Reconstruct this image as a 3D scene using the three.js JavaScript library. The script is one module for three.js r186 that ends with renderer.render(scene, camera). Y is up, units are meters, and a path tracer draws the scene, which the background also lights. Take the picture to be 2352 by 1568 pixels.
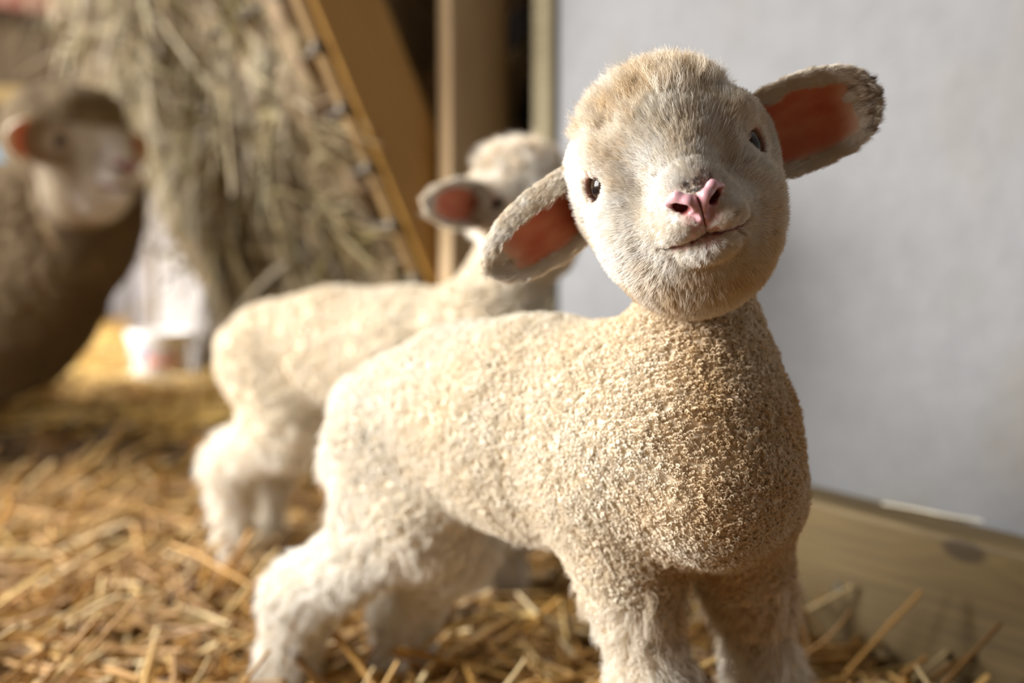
import * as THREE from 'three';
import { ImprovedNoise } from 'three/addons/math/ImprovedNoise.js';
import { mergeGeometries } from 'three/addons/utils/BufferGeometryUtils.js';
import { RoundedBoxGeometry } from 'three/addons/geometries/RoundedBoxGeometry.js';
import { RectAreaLightUniformsLib } from 'three/addons/lights/RectAreaLightUniformsLib.js';

// ---------------------------------------------------------------- camera, sky, daylight, exposure
const scene = new THREE.Scene();
const FOCAL = 2287, EYE = 0.40, PITCH = THREE.MathUtils.degToRad(-5.22);
const camera = new THREE.PerspectiveCamera(2 * Math.atan(784 / FOCAL) * 180 / Math.PI, 1.5, 0.02, 60);
camera.position.set(0, EYE, 0);
camera.rotation.x = PITCH;
camera.focus = 0.515;
camera.userData.fStop = 2.8;
scene.add(camera);

const renderer = new THREE.WebGLRenderer({ antialias: true });
renderer.toneMapping = THREE.LinearToneMapping;
renderer.toneMappingExposure = 1.12;
renderer.shadowMap.enabled = true;
RectAreaLightUniformsLib.init();
scene.background = new THREE.Color().setRGB(0.95, 0.975, 1.0);   // even overcast sky
scene.backgroundIntensity = 2.0;

// the barn's own axes: a runs along the plastered wall away from the camera, b runs from that wall into the barn
const OX = 0.0647, OZ = -1.42, AX = -0.556, AZ = -0.831, BX = -0.831, BZ = 0.556;
const TURN = Math.atan2(0.831, -0.556);
const rf = (a, y, b) => new THREE.Vector3(OX + AX * a + BX * b, y, OZ + AZ * a + BZ * b);
// a point of the place from where it is seen and how far away it stands
const at = (px, py, d) => {
  const cx = (px - 1176) / FOCAL, cy = -(py - 784) / FOCAL;
  const y = cy * Math.cos(PITCH) + Math.sin(PITCH), z = cy * Math.sin(PITCH) - Math.cos(PITCH), s = d / -z;
  return new THREE.Vector3(cx * s, EYE + y * s, -d);
};

const DOOR = { a0: 0.05, a1: 2.9, b: 3.3, h: 2.25 };                 // the open side of the barn
function daylight(centre, towards, w, h, strength, color) {
  const l = new THREE.RectAreaLight(color, strength, w, h);
  l.position.copy(centre); l.lookAt(towards); l.name = 'daylight'; l.castShadow = true;
  scene.add(l);
}
daylight(rf((DOOR.a0 + DOOR.a1) / 2, 1.35, DOOR.b + 0.02), rf((DOOR.a0 + DOOR.a1) / 2, 1.0, 0), DOOR.a1 - DOOR.a0, 1.8, 22, new THREE.Color().setRGB(1.0, 0.985, 0.965));
daylight(rf(2.4, 2.66, 1.5), rf(2.4, 0, 1.5), 1.4, 1.2, 36, new THREE.Color().setRGB(1.0, 0.98, 0.95));

// ---------------------------------------------------------------- helpers
function mulberry(seed) { let a = seed >>> 0; return () => { a = (a + 0x6D2B79F5) | 0; let t = Math.imul(a ^ (a >>> 15), 1 | a); t = (t + Math.imul(t ^ (t >>> 7), 61 | t)) ^ t; return ((t ^ (t >>> 14)) >>> 0) / 4294967296; }; }
const noiser = new ImprovedNoise();
const N3 = (x, y, z) => noiser.noise(x, y, z);
const fbm = (x, y, z, o = 4) => { let s = 0, a = 0.5, f = 1; for (let i = 0; i < o; i++) { s += a * N3(x * f + i * 17.3, y * f + i * 5.1, z * f + 3.7 * i); a *= 0.5; f *= 2.03; } return s; };
const clamp = (x, a = 0, b = 1) => Math.min(b, Math.max(a, x));
const smooth = (a, b, x) => { const t = clamp((x - a) / (b - a)); return t * t * (3 - 2 * t); };
const lerp = (a, b, t) => a + (b - a) * t;
const mix3 = (p, q, t) => [lerp(p[0], q[0], t), lerp(p[1], q[1], t), lerp(p[2], q[2], t)];
const sc = (hex) => { const c = new THREE.Color(hex); return [c.r, c.g, c.b]; };
const taken = {};
const numbered = n => { const k = taken[n] = (taken[n] ?? -1) + 1; return k ? `${n}_${String(k).padStart(3, '0')}` : n; };
function tag(o, label, category, group) { o.userData.label = label; o.userData.category = category; if (group) o.userData.group = group; return o; }
function thing(name, label, category, pos, group) {
  const o = new THREE.Group(); o.name = numbered(name); if (pos) o.position.copy(pos); scene.add(o);
  return tag(o, label, category, group);
}
function part(name, geo, mat, parent) {
  const m = new THREE.Mesh(geo, mat); m.name = parent === scene ? numbered(name) : name; m.castShadow = m.receiveShadow = true; parent.add(m); return m;
}
function structure(name, geo, mat) { const m = part(name, geo, mat, scene); m.userData.kind = 'structure'; m.userData.label = STRUCT[name] || name.replace(/_/g, ' '); return m; }
const STRUCT = {
  wall_right: 'pale grey plastered wall with faint stains', wall_back: 'brown timber wall of upright planks far behind the ewe',
  floor: 'barn ground under the straw', ceiling: 'boarded barn ceiling', wall_left: 'barn wall around the open doorway', wall_front: 'barn wall behind the camera',
};
// uv in metres from the axis a face points along; grain runs along u
function metricUV(geo, along = 0, offset = 0) {
  const g = geo.index ? geo.toNonIndexed() : geo; g.computeVertexNormals?.();
  const p = g.attributes.position, n = g.attributes.normal, uv = new Float32Array(p.count * 2);
  for (let i = 0; i < p.count; i++) {
    const P = [p.getX(i), p.getY(i), p.getZ(i)], Nn = [Math.abs(n.getX(i)), Math.abs(n.getY(i)), Math.abs(n.getZ(i))];
    const k = Nn[0] > Nn[1] && Nn[0] > Nn[2] ? 0 : Nn[1] > Nn[2] ? 1 : 2;
    const ax = [0, 1, 2].filter(q => q !== k); const u = ax.includes(along) ? along : ax[0], v = ax.find(q => q !== u);
    uv[2 * i] = P[u] + offset * 0.37; uv[2 * i + 1] = P[v] + offset * 0.713 + k * 0.31;
  }
  g.setAttribute('uv', new THREE.BufferAttribute(uv, 2)); return g;
}
const bevelBox = (x, y, z, r = 0.004, along = 0, off = 0) => metricUV(new RoundedBoxGeometry(x, y, z, 2, r), along, off);
function barnBox(name, a0, a1, b0, b1, y0, y1, mat, parent, r = 0.004, along = 0, off = 0) {      // a box squared to the barn
  const m = part(name, bevelBox(a1 - a0, y1 - y0, b1 - b0, r, along, off), mat, parent);
  m.position.copy(rf((a0 + a1) / 2, (y0 + y1) / 2, (b0 + b1) / 2)); m.rotation.y = TURN;
  if (parent !== scene) m.position.sub(parent.position);
  return m;
}

// ---------------------------------------------------------------- textures and materials
function dataTexture(w, h, f, srgb = true) {
  const d = new Uint8Array(w * h * 4);
  for (let y = 0; y < h; y++) for (let x = 0; x < w; x++) { const c = f(x / w, y / h), i = (y * w + x) * 4; d[i] = clamp(c[0]) * 255; d[i + 1] = clamp(c[1]) * 255; d[i + 2] = clamp(c[2]) * 255; d[i + 3] = 255; }
  const t = new THREE.DataTexture(d, w, h); t.wrapS = t.wrapT = THREE.RepeatWrapping; t.magFilter = THREE.LinearFilter; t.minFilter = THREE.LinearMipmapLinearFilter; t.generateMipmaps = true;
  if (srgb) t.colorSpace = THREE.SRGBColorSpace; t.needsUpdate = true; return t;
}
const hexs = h => [(h >> 16 & 255) / 255, (h >> 8 & 255) / 255, (h & 255) / 255];
function woodTexture(light, dark, seed, knots = 5) {
  const R = mulberry(seed), K = []; for (let i = 0; i < knots; i++) K.push([R(), R(), 0.006 + 0.012 * R()]);
  const L = hexs(light), D = hexs(dark);
  return dataTexture(1024, 256, (u, v) => {                                         // 2 m x 0.5 m
    let x = u * 2, y = v * 0.5, kn = 0, bend = 0;
    for (const [ku, kv, r] of K) { const dx = (x - ku * 2) / 2.2, dy = y - kv * 0.5, q = Math.hypot(dx, dy); kn = Math.max(kn, 1 - smooth(r * 0.6, r, q)); bend += 0.02 * Math.exp(-(q * q) / (r * r * 6)) * Math.sign(dy || 1); }
    const w = Math.sin(Math.PI * 2 * u) * 0.01;
    const ring = 0.5 + 0.5 * Math.sin((y + bend + w + 0.012 * fbm(x * 1.3, y * 9, seed)) * 520);
    const fib = fbm(x * 7, y * 240, seed + 3, 3), patch = fbm(x * 2.1, y * 6, seed + 9, 4);
    const t = clamp(0.22 + 0.30 * ring * (0.6 + patch) + 0.5 * fib + 0.55 * patch + kn * 0.9);
    return mix3(L, D, t);
  });
}
const woodMat = (light, dark, seed, rough = 0.7, knots = 5) => { const t = woodTexture(light, dark, seed, knots); t.repeat.set(0.5, 2); return new THREE.MeshStandardMaterial({ map: t, roughness: rough, bumpMap: t, bumpScale: 0.0006 }); };
const M = {};
M.pine = woodMat(0xb3883f, 0x85602a, 11, 0.55, 2);
M.pinePost = woodMat(0xbba27c, 0x8f704a, 12, 0.6, 3);
M.sill = woodMat(0x806b40, 0x4b3a1e, 13, 0.6, 9);
M.olive = woodMat(0x8b8064, 0x5d5238, 14, 0.8, 2);
M.plank = woodMat(0x4b3b22, 0x2a1d0e, 15, 0.85, 4);
M.redBeam = woodMat(0x6f4434, 0x4a2b20, 16, 0.8, 2);
M.greyWood = woodMat(0x96897a, 0x60574c, 17, 0.85, 3);
M.darkBeam = woodMat(0x2a2119, 0x120d09, 18, 0.85, 1);
M.rackRail = woodMat(0x8a6d40, 0x57421f, 19, 0.75, 1);
{
  const plaster = dataTexture(1024, 1024, (u, v) => {
    const x = u * 2, y = v * 2, big = fbm(x * 1.6, y * 1.6, 4.2, 4), fine = fbm(x * 30, y * 30, 8.1, 3), st = fbm(x * 5, y * 3.1, 2.2, 4);
    const s = 0.51 + 0.07 * big + 0.03 * fine, warm = 0.016 * smooth(0.05, 0.35, st), sp = smooth(0.33, 0.42, fbm(x * 38, y * 38, 91.7, 2)) * smooth(0.05, 0.3, fbm(x * 2.3, y * 2.3, 55.5, 2)) * 0.20;
    return [s - sp, s - warm * 0.7 - sp, s - warm * 2.2 + 0.004 - sp];
  });
  plaster.repeat.set(0.5, 0.5);
  const pb = dataTexture(512, 512, (u, v) => { const q = 0.5 + 0.5 * fbm(u * 60, v * 60, 1.5, 4); return [q, q, q]; }, false); pb.repeat.set(1, 1);
  M.plaster = new THREE.MeshStandardMaterial({ map: plaster, roughness: 0.9, bumpMap: pb, bumpScale: 0.0015 });
  const stone = dataTexture(512, 512, (u, v) => { const q = fbm(u * 7, v * 4, 7.5, 4), f = fbm(u * 60, v * 60, 3, 2); return mix3([0.60, 0.58, 0.58], [0.24, 0.20, 0.15], clamp(0.35 + q * 1.5 + f * 0.3)); });
  M.stone = new THREE.MeshStandardMaterial({ map: stone, roughness: 0.95 });
  const earth = dataTexture(512, 512, (u, v) => { const q = fbm(u * 14, v * 14, 2.5, 4); return mix3([0.55, 0.40, 0.19], [0.30, 0.19, 0.07], clamp(0.5 + q * 1.4)); });
  M.earth = new THREE.MeshStandardMaterial({ map: earth, roughness: 1 });
}
M.metal = new THREE.MeshStandardMaterial({ color: 0x6e6558, roughness: 0.55, metalness: 0.55 });
M.white = new THREE.MeshStandardMaterial({ color: 0xe2dfdc, roughness: 0.45 });
M.whitePanel = new THREE.MeshStandardMaterial({ color: 0x8c8783, roughness: 0.8 });
M.eye = new THREE.MeshPhysicalMaterial({ vertexColors: true, roughness: 0.12, specularIntensity: 0.35, clearcoat: 0.2, clearcoatRoughness: 0.05 });
M.skin = new THREE.MeshStandardMaterial({ vertexColors: true, roughness: 0.85 });
M.nose = new THREE.MeshPhysicalMaterial({ vertexColors: true, roughness: 0.32, clearcoat: 0.6, clearcoatRoughness: 0.22 });
M.hair = new THREE.MeshStandardMaterial({ vertexColors: true, roughness: 0.7 });
M.straw = new THREE.MeshStandardMaterial({ vertexColors: true, roughness: 0.5 });
M.hoof = new THREE.MeshStandardMaterial({ color: 0x4b3c2d, roughness: 0.5 });

// ---------------------------------------------------------------- distance fields and their meshing
const V = (x, y, z) => new THREE.Vector3(x, y, z);
const smin = (a, b, k) => { const h = Math.max(k - Math.abs(a - b), 0) / k; return Math.min(a, b) - h * h * k * 0.25; };
const smax = (a, b, k) => -smin(-a, -b, k);
const ell = (cx, cy, cz, rx, ry, rz) => (x, y, z) => {
  const a = (x - cx) / rx, b = (y - cy) / ry, c = (z - cz) / rz, k0 = Math.sqrt(a * a + b * b + c * c);
  const k1 = Math.sqrt((a / rx) ** 2 + (b / ry) ** 2 + (c / rz) ** 2); return k1 < 1e-9 ? -Math.min(rx, ry, rz) : k0 * (k0 - 1) / k1;
};
const bone = (p, r0, q, r1) => {
  const dx = q.x - p.x, dy = q.y - p.y, dz = q.z - p.z, l = dx * dx + dy * dy + dz * dz || 1e-9;
  return (x, y, z) => { const a = x - p.x, b = y - p.y, c = z - p.z, t = clamp((a * dx + b * dy + c * dz) / l); return Math.hypot(a - dx * t, b - dy * t, c - dz * t) - (r0 + (r1 - r0) * t); };
};
function meshField(f, lo, hi, cell) {                       // surface nets
  const nx = Math.ceil((hi[0] - lo[0]) / cell) + 1, ny = Math.ceil((hi[1] - lo[1]) / cell) + 1, nz = Math.ceil((hi[2] - lo[2]) / cell) + 1;
  const g = new Float32Array(nx * ny * nz), id = (i, j, k) => (k * ny + j) * nx + i;
  for (let k = 0; k < nz; k++) for (let j = 0; j < ny; j++) for (let i = 0; i < nx; i++) g[id(i, j, k)] = f(lo[0] + i * cell, lo[1] + j * cell, lo[2] + k * cell);
  const vid = new Int32Array(nx * ny * nz).fill(-1), pos = [], idx = [];
  for (let k = 0; k < nz - 1; k++) for (let j = 0; j < ny - 1; j++) for (let i = 0; i < nx - 1; i++) {
    const c = []; let neg = 0;
    for (let q = 0; q < 8; q++) { const v = g[id(i + (q & 1), j + (q >> 1 & 1), k + (q >> 2))]; c.push(v); if (v < 0) neg++; }
    if (!neg || neg === 8) continue;
    let sx = 0, sy = 0, sz = 0, n = 0;
    for (let q = 0; q < 8; q++) for (const b of [1, 2, 4]) if (!(q & b)) {
      const u = c[q], w = c[q | b]; if ((u < 0) === (w < 0)) continue;
      const t = u / (u - w); sx += (q & 1) + (b === 1 ? t : 0); sy += (q >> 1 & 1) + (b === 2 ? t : 0); sz += (q >> 2 & 1) + (b === 4 ? t : 0); n++;
    }
    vid[id(i, j, k)] = pos.length / 3; pos.push(lo[0] + (i + sx / n) * cell, lo[1] + (j + sy / n) * cell, lo[2] + (k + sz / n) * cell);
  }
  for (let k = 1; k < nz - 1; k++) for (let j = 1; j < ny - 1; j++) for (let i = 1; i < nx - 1; i++) {
    const s = g[id(i, j, k)] < 0;
    const quad = (a, b, c, d, flip) => { if (a < 0 || b < 0 || c < 0 || d < 0) return; if (flip) idx.push(a, c, b, a, d, c); else idx.push(a, b, c, a, c, d); };
    if (s !== (g[id(i + 1, j, k)] < 0)) quad(vid[id(i, j - 1, k - 1)], vid[id(i, j, k - 1)], vid[id(i, j, k)], vid[id(i, j - 1, k)], !s);
    if (s !== (g[id(i, j + 1, k)] < 0)) quad(vid[id(i - 1, j, k - 1)], vid[id(i - 1, j, k)], vid[id(i, j, k)], vid[id(i, j, k - 1)], !s);
    if (s !== (g[id(i, j, k + 1)] < 0)) quad(vid[id(i - 1, j - 1, k)], vid[id(i, j - 1, k)], vid[id(i, j, k)], vid[id(i - 1, j, k)], !s);
  }
  const P = new Float32Array(pos), Nn = new Float32Array(pos.length), e = cell * 0.5;
  for (let i = 0; i < P.length; i += 3) {
    const x = P[i], y = P[i + 1], z = P[i + 2];
    let a = f(x + e, y, z) - f(x - e, y, z), b = f(x, y + e, z) - f(x, y - e, z), c = f(x, y, z + e) - f(x, y, z - e); const l = Math.hypot(a, b, c) || 1;
    Nn[i] = a / l; Nn[i + 1] = b / l; Nn[i + 2] = c / l;
  }
  const geo = new THREE.BufferGeometry(); geo.setAttribute('position', new THREE.BufferAttribute(P, 3)); geo.setAttribute('normal', new THREE.BufferAttribute(Nn, 3)); geo.setIndex(idx);
  return geo;
}
function paint(geo, f) {
  const p = geo.attributes.position, n = geo.attributes.normal, c = new Float32Array(p.count * 3);
  for (let i = 0; i < p.count; i++) { const q = f(p.getX(i), p.getY(i), p.getZ(i), n.getX(i), n.getY(i), n.getZ(i)); c[3 * i] = q[0]; c[3 * i + 1] = q[1]; c[3 * i + 2] = q[2]; }
  geo.setAttribute('color', new THREE.BufferAttribute(c, 3)); return geo;
}
function splitFaces(geo, test) {                              // [faces that pass, the others], sharing vertices' values
  const ix = geo.index.array, p = geo.attributes.position, a = [], b = [];
  for (let i = 0; i < ix.length; i += 3) { const x = (p.getX(ix[i]) + p.getX(ix[i + 1]) + p.getX(ix[i + 2])) / 3, y = (p.getY(ix[i]) + p.getY(ix[i + 1]) + p.getY(ix[i + 2])) / 3, z = (p.getZ(ix[i]) + p.getZ(ix[i + 1]) + p.getZ(ix[i + 2])) / 3; (test(x, y, z) ? a : b).push(ix[i], ix[i + 1], ix[i + 2]); }
  const take = list => { const m = new Map(), at_ = {}, out = []; for (const v of list) { if (!m.has(v)) m.set(v, m.size); out.push(m.get(v)); } const g = new THREE.BufferGeometry(); for (const k in geo.attributes) { const s = geo.attributes[k], d = new Float32Array(m.size * s.itemSize); for (const [o, n] of m) for (let q = 0; q < s.itemSize; q++) d[n * s.itemSize + q] = s.array[o * s.itemSize + q]; g.setAttribute(k, new THREE.BufferAttribute(d, s.itemSize)); } g.setIndex(out); return g; };
  return [take(a), take(b)];
}

// ---------------------------------------------------------------- strands: tufts of hair, curls of wool, straw, hay
function strandGeo(list, sides = 3) {                        // list of {pts:[Vector3], r:[radius], tone}
  const pos = [], nor = [], col = [], idx = [];
  for (const s of list) {
    const n = s.pts.length, base = pos.length / 3; let prev = V(0.31, 0.2, 0.93);
    for (let i = 0; i < n; i++) {
      const t = s.pts[Math.min(n - 1, i + 1)].clone().sub(s.pts[Math.max(0, i - 1)]).normalize();
      const u = prev.clone().addScaledVector(t, -prev.dot(t)).normalize(), w = t.clone().cross(u); prev = u;
      for (let k = 0; k < sides; k++) { const a = k / sides * Math.PI * 2, fl = s.flat ?? 1, c = Math.cos(a), d = Math.sin(a) * fl; const q = u.clone().multiplyScalar(c).addScaledVector(w, d); pos.push(s.pts[i].x + q.x * s.r[i], s.pts[i].y + q.y * s.r[i], s.pts[i].z + q.z * s.r[i]); q.normalize(); nor.push(q.x, q.y, q.z); const tn = s.tone ?? 1; col.push(...(Array.isArray(tn) ? tn : [tn, tn, tn])); }
      if (i) for (let k = 0; k < sides; k++) { const a = base + (i - 1) * sides + k, b = base + (i - 1) * sides + (k + 1) % sides; idx.push(a, b, b + sides, a, b + sides, a + sides); }
    }
  }
  const g = new THREE.BufferGeometry(); g.setAttribute('position', new THREE.Float32BufferAttribute(pos, 3)); if (sides > 4) g.setAttribute('normal', new THREE.Float32BufferAttribute(nor, 3)); g.setAttribute('color', new THREE.Float32BufferAttribute(col, 3)); g.setIndex(idx); return g;
}
// hair: grows up (+y) and is combed over towards +x; units are metres at length 1 mm x len
function hairTuft(seed, { n = 12, R = 2.6, len = 9, lean = 0.8, wave = 0.4, r = 0.13, clump = 0.55, seg = 4 }) {
  const rnd = mulberry(seed), list = [];
  for (let i = 0; i < n; i++) {
    const a = rnd() * 6.283, q = Math.sqrt(rnd()) * R, x0 = Math.cos(a) * q, z0 = Math.sin(a) * q, L = len * (0.65 + 0.5 * rnd()), ph = rnd() * 6.28, ph2 = rnd() * 6.28, le = lean * (0.8 + 0.4 * rnd()), pts = [], rr = [];
    for (let k = 0; k <= seg; k++) { const t = k / seg, th = le * 1.5 * Math.pow(t, 0.7); const cl = 1 - clump * t; pts.push(V((x0 * cl + L * t * Math.sin(th * 0.75) + wave * Math.sin(ph + t * 5) * t) / 1000, (L * t * Math.cos(th * 0.75) - 0.6) / 1000, (z0 * cl + wave * Math.sin(ph2 + t * 4.3) * t) / 1000)); rr.push(r * (1 - 0.8 * t * t) / 1000); }
    list.push({ pts, r: rr, tone: 0.92 + 0.08 * rnd() });
  }
  return strandGeo(list, 3);
}
// wool: a tight little lock wound round the growing direction
function woolCurl(seed, { n = 3, rad = 1.2, len = 4.5, turns = 1.3, r = 0.42, seg = 9 }) {
  const rnd = mulberry(seed), list = [];
  for (let i = 0; i < n; i++) {
    const ph = rnd() * 6.283, a = rnd() * 6.28, q = rnd() * 0.9, L = len * (0.75 + 0.4 * rnd()), tn = turns * (0.8 + 0.5 * rnd()), pts = [], rr = [], lx = (rnd() - 0.3) * 1.6;
    for (let k = 0; k <= seg; k++) { const t = k / seg, R = rad * (0.55 + 0.6 * Math.sin(Math.PI * Math.min(1, t * 1.05))); pts.push(V((Math.cos(a) * q + Math.cos(ph + tn * 6.283 * t) * R + lx * t * t) / 1000, (L * t - 0.8 - (t > 0.75 ? (t - 0.75) * 3.5 : 0)) / 1000, (Math.sin(a) * q + Math.sin(ph + tn * 6.283 * t) * R) / 1000)); rr.push(r * (1 - 0.55 * t ** 3) / 1000); }
    list.push({ pts, r: rr, tone: 0.93 + 0.07 * rnd() });
  }
  return strandGeo(list, 5);
}
function woolPatch(seed, o) {                               // a small clump of such locks
  const rnd = mulberry(seed), gs = [];
  for (let i = 0; i < o.clump; i++) { const g = woolCurl(seed * 31 + i, o), a = i * 2.4 + rnd(), q = o.spread * Math.sqrt((i + 0.4) / o.clump); g.rotateY(rnd() * 6.28); g.translate(Math.cos(a) * q / 1000, (rnd() - 0.5) * 0.0006, Math.sin(a) * q / 1000); gs.push(g); }
  return mergeGeometries(gs);
}
function areaSampler(geo, rnd) {
  const p = geo.attributes.position.array, n = geo.attributes.normal.array, ix = geo.index.array, cum = new Float64Array(ix.length / 3); let sum = 0;
  const a = V(), b = V(), c = V();
  for (let i = 0; i < cum.length; i++) { a.fromArray(p, ix[3 * i] * 3); b.fromArray(p, ix[3 * i + 1] * 3).sub(a); c.fromArray(p, ix[3 * i + 2] * 3).sub(a); sum += b.cross(c).length() / 2; cum[i] = sum; }
  return { area: sum, draw(P, Nn) {
    const t = rnd() * sum; let lo = 0, hi = cum.length - 1; while (lo < hi) { const m = lo + hi >> 1; if (cum[m] < t) lo = m + 1; else hi = m; }
    let u = rnd(), v = rnd(); if (u + v > 1) { u = 1 - u; v = 1 - v; } const w = 1 - u - v, i0 = ix[3 * lo] * 3, i1 = ix[3 * lo + 1] * 3, i2 = ix[3 * lo + 2] * 3;
    P.set(p[i0] * w + p[i1] * u + p[i2] * v, p[i0 + 1] * w + p[i1 + 1] * u + p[i2 + 1] * v, p[i0 + 2] * w + p[i1 + 2] * u + p[i2 + 2] * v);
    Nn.set(n[i0] * w + n[i1] * u + n[i2] * v, n[i0 + 1] * w + n[i1 + 1] * u + n[i2 + 1] * v, n[i0 + 2] * w + n[i1 + 2] * u + n[i2 + 2] * v).normalize();
  } };
}
const EYEV = V(0, 0, 0);
// coat(p, n) -> null or {comb: Vector3, len, wide, color, kind}; kinds name the tuft lists
function growCoat(name, parent, geo, count, seed, tufts, coat, mat = M.hair, gap = 0) {
  const taken_ = new Map(), ck = gap * 2, key = (i, j, k) => (i * 73856093) ^ (j * 19349663) ^ (k * 83492791);
  const crowded = (p, r) => { const i = Math.floor(p.x / ck), j = Math.floor(p.y / ck), k = Math.floor(p.z / ck); for (let a = -1; a < 2; a++) for (let b2 = -1; b2 < 2; b2++) for (let c2 = -1; c2 < 2; c2++) { const l = taken_.get(key(i + a, j + b2, k + c2)); if (l) for (const q of l) if (q.distanceToSquared(p) < r * r) return true; } const kk = key(i, j, k); if (!taken_.has(kk)) taken_.set(kk, []); taken_.get(kk).push(p.clone()); return false; };
  const rnd = mulberry(seed), s = areaSampler(geo, rnd), P = V(), Nn = V(), out = new Map(), m4 = new THREE.Matrix4(), X = V(), Z = V();
  for (let i = 0; i < count; i++) {
    s.draw(P, Nn); const away = Nn.dot(EYEV.copy(camera.position).sub(P).sub(parent.position).normalize()) < -0.35; if (away && !gap && rnd() < 0.6) continue; const h = coat(P, Nn, rnd); if (!h) continue; if (gap && crowded(P, gap * (h.gap ?? 1) * (away ? 1.4 : 1))) continue;
    X.copy(h.comb).addScaledVector(Nn, -h.comb.dot(Nn)); if (X.lengthSq() < 1e-8) X.set(0.3, -0.9, 0.2).addScaledVector(Nn, 0.9 * Nn.y); X.normalize();
    const ja = (rnd() - 0.5) * (h.jitter ?? 0.7); Z.crossVectors(X, Nn).normalize(); X.multiplyScalar(Math.cos(ja)).addScaledVector(Z, Math.sin(ja)); Z.crossVectors(X, Nn).normalize();
    const l = h.len * (0.8 + 0.4 * rnd()) * (away ? 1.3 : 1), w = (h.wide ?? 1) * (away ? 1.5 : 1), lay = h.lay ?? 1;
    m4.makeBasis(X.clone().multiplyScalar(l), Nn.clone().multiplyScalar(l * lay), Z.clone().multiplyScalar(w)); m4.setPosition(P);
    const g = tufts[h.kind][Math.floor(rnd() * tufts[h.kind].length)]; if (!out.has(g)) out.set(g, []); out.get(g).push([m4.clone(), h.color]);
  }
  const c = new THREE.Color();
  for (const [g, list] of out) {
    const im = new THREE.InstancedMesh(g, mat, list.length); im.name = name; im.castShadow = im.receiveShadow = true; im.userData.kind = 'stuff';
    list.forEach(([m, q], i) => { im.setMatrixAt(i, m); im.setColorAt(i, c.setRGB(q[0], q[1], q[2])); }); parent.add(im);
  }
}

// ---------------------------------------------------------------- the barn
const boxAB = (a0, a1, b0, b1, y0, y1) => { const g = new THREE.BoxGeometry(a1 - a0, y1 - y0, b1 - b0); g.translate((a0 + a1) / 2, (y0 + y1) / 2, -(b0 + b1) / 2); return metricUV(g); };
function barnStructure(name, boxes, mat) { const m = structure(name, boxes.length > 1 ? mergeGeometries(boxes.map(b => boxAB(...b))) : boxAB(...boxes[0]), mat); m.position.set(OX, 0, OZ); m.rotation.y = TURN; return m; }
barnStructure('wall_right', [[-3.6, 0, -0.22, 0, 0, 2.7]], M.plaster);
const inner = barnStructure('wall_side', [[0, 3.9, -0.42, -0.2, 0, 2.7]], M.stone); inner.userData.label = 'dark weathered masonry wall behind the hay rack';
barnStructure('wall_left', [[-3.8, DOOR.a0, DOOR.b, DOOR.b + 0.2, 0, 2.7], [DOOR.a1, 3.9, DOOR.b, DOOR.b + 0.2, 0, 2.7], [DOOR.a0, DOOR.a1, DOOR.b, DOOR.b + 0.2, DOOR.h, 2.7]], M.plank);
barnStructure('wall_front', [[-3.8, -3.6, -0.22, DOOR.b, 0, 2.7]], M.plank);
const back = barnStructure('wall_back', [[3.86, 4.0, -0.42, DOOR.b + 0.2, 0, 2.7]], M.darkBeam);
{ const R = mulberry(5); let b = -0.18, i = 0; while (b < DOOR.b - 0.05) { const w = 0.095 + 0.02 * R(); const m = part('plank', bevelBox(0.03, 2.66, w - 0.006, 0.003, 1, i++), M.plank, back); m.position.set(3.845 - 0.008 * R(), 1.33, -(b + w / 2)); b += w; } }
barnStructure('ceiling', [[-3.8, 4.0, -0.42, 0.9, 2.7, 2.8], [-3.8, 4.0, 2.1, DOOR.b + 0.2, 2.7, 2.8], [-3.8, 1.7, 0.9, 2.1, 2.7, 2.8], [3.1, 4.0, 0.9, 2.1, 2.7, 2.8]], M.plank);
{ const p = new THREE.MeshPhysicalMaterial({ color: 0xffffff, transmission: 1, thickness: 0, roughness: 0.1 }); const w = barnStructure('window_1', [[1.7, 3.1, 0.9, 2.1, 2.74, 2.75]], p); w.userData.label = 'roof light above the far end of the barn'; }
// timber sill along the foot of the plastered wall
const sill = barnStructure('baseboard_right', [[-3.6, 0.0, 0.0, 0.053, 0, 0.153]], M.sill);
sill.geometry = bevelBox(3.6, 0.153, 0.053, 0.006, 0, 3); sill.geometry.translate(-1.8, 0.0765, -0.0265); sill.userData.label = 'thick timber sill plank along the foot of the plastered wall';
{ const nail = new THREE.CylinderGeometry(0.0032, 0.0032, 0.004, 12).rotateX(Math.PI / 2); const steel = new THREE.MeshStandardMaterial({ color: 0x8d9390, roughness: 0.35, metalness: 0.8 });
  for (const [a, y] of [[-0.537, 0.074], [-1.25, 0.075]]) { const n = part('nail', nail, steel, sill); n.position.set(a, y, -0.0545); n.userData.label = 'small grey nail head'; } }
// end board of the plastered wall
const trim = barnStructure('trim_1', [[0.001, 0.045, -0.2, 0.012, 0, 2.69]], M.olive); trim.userData.label = 'weathered olive board closing the end of the plastered wall';

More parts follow.
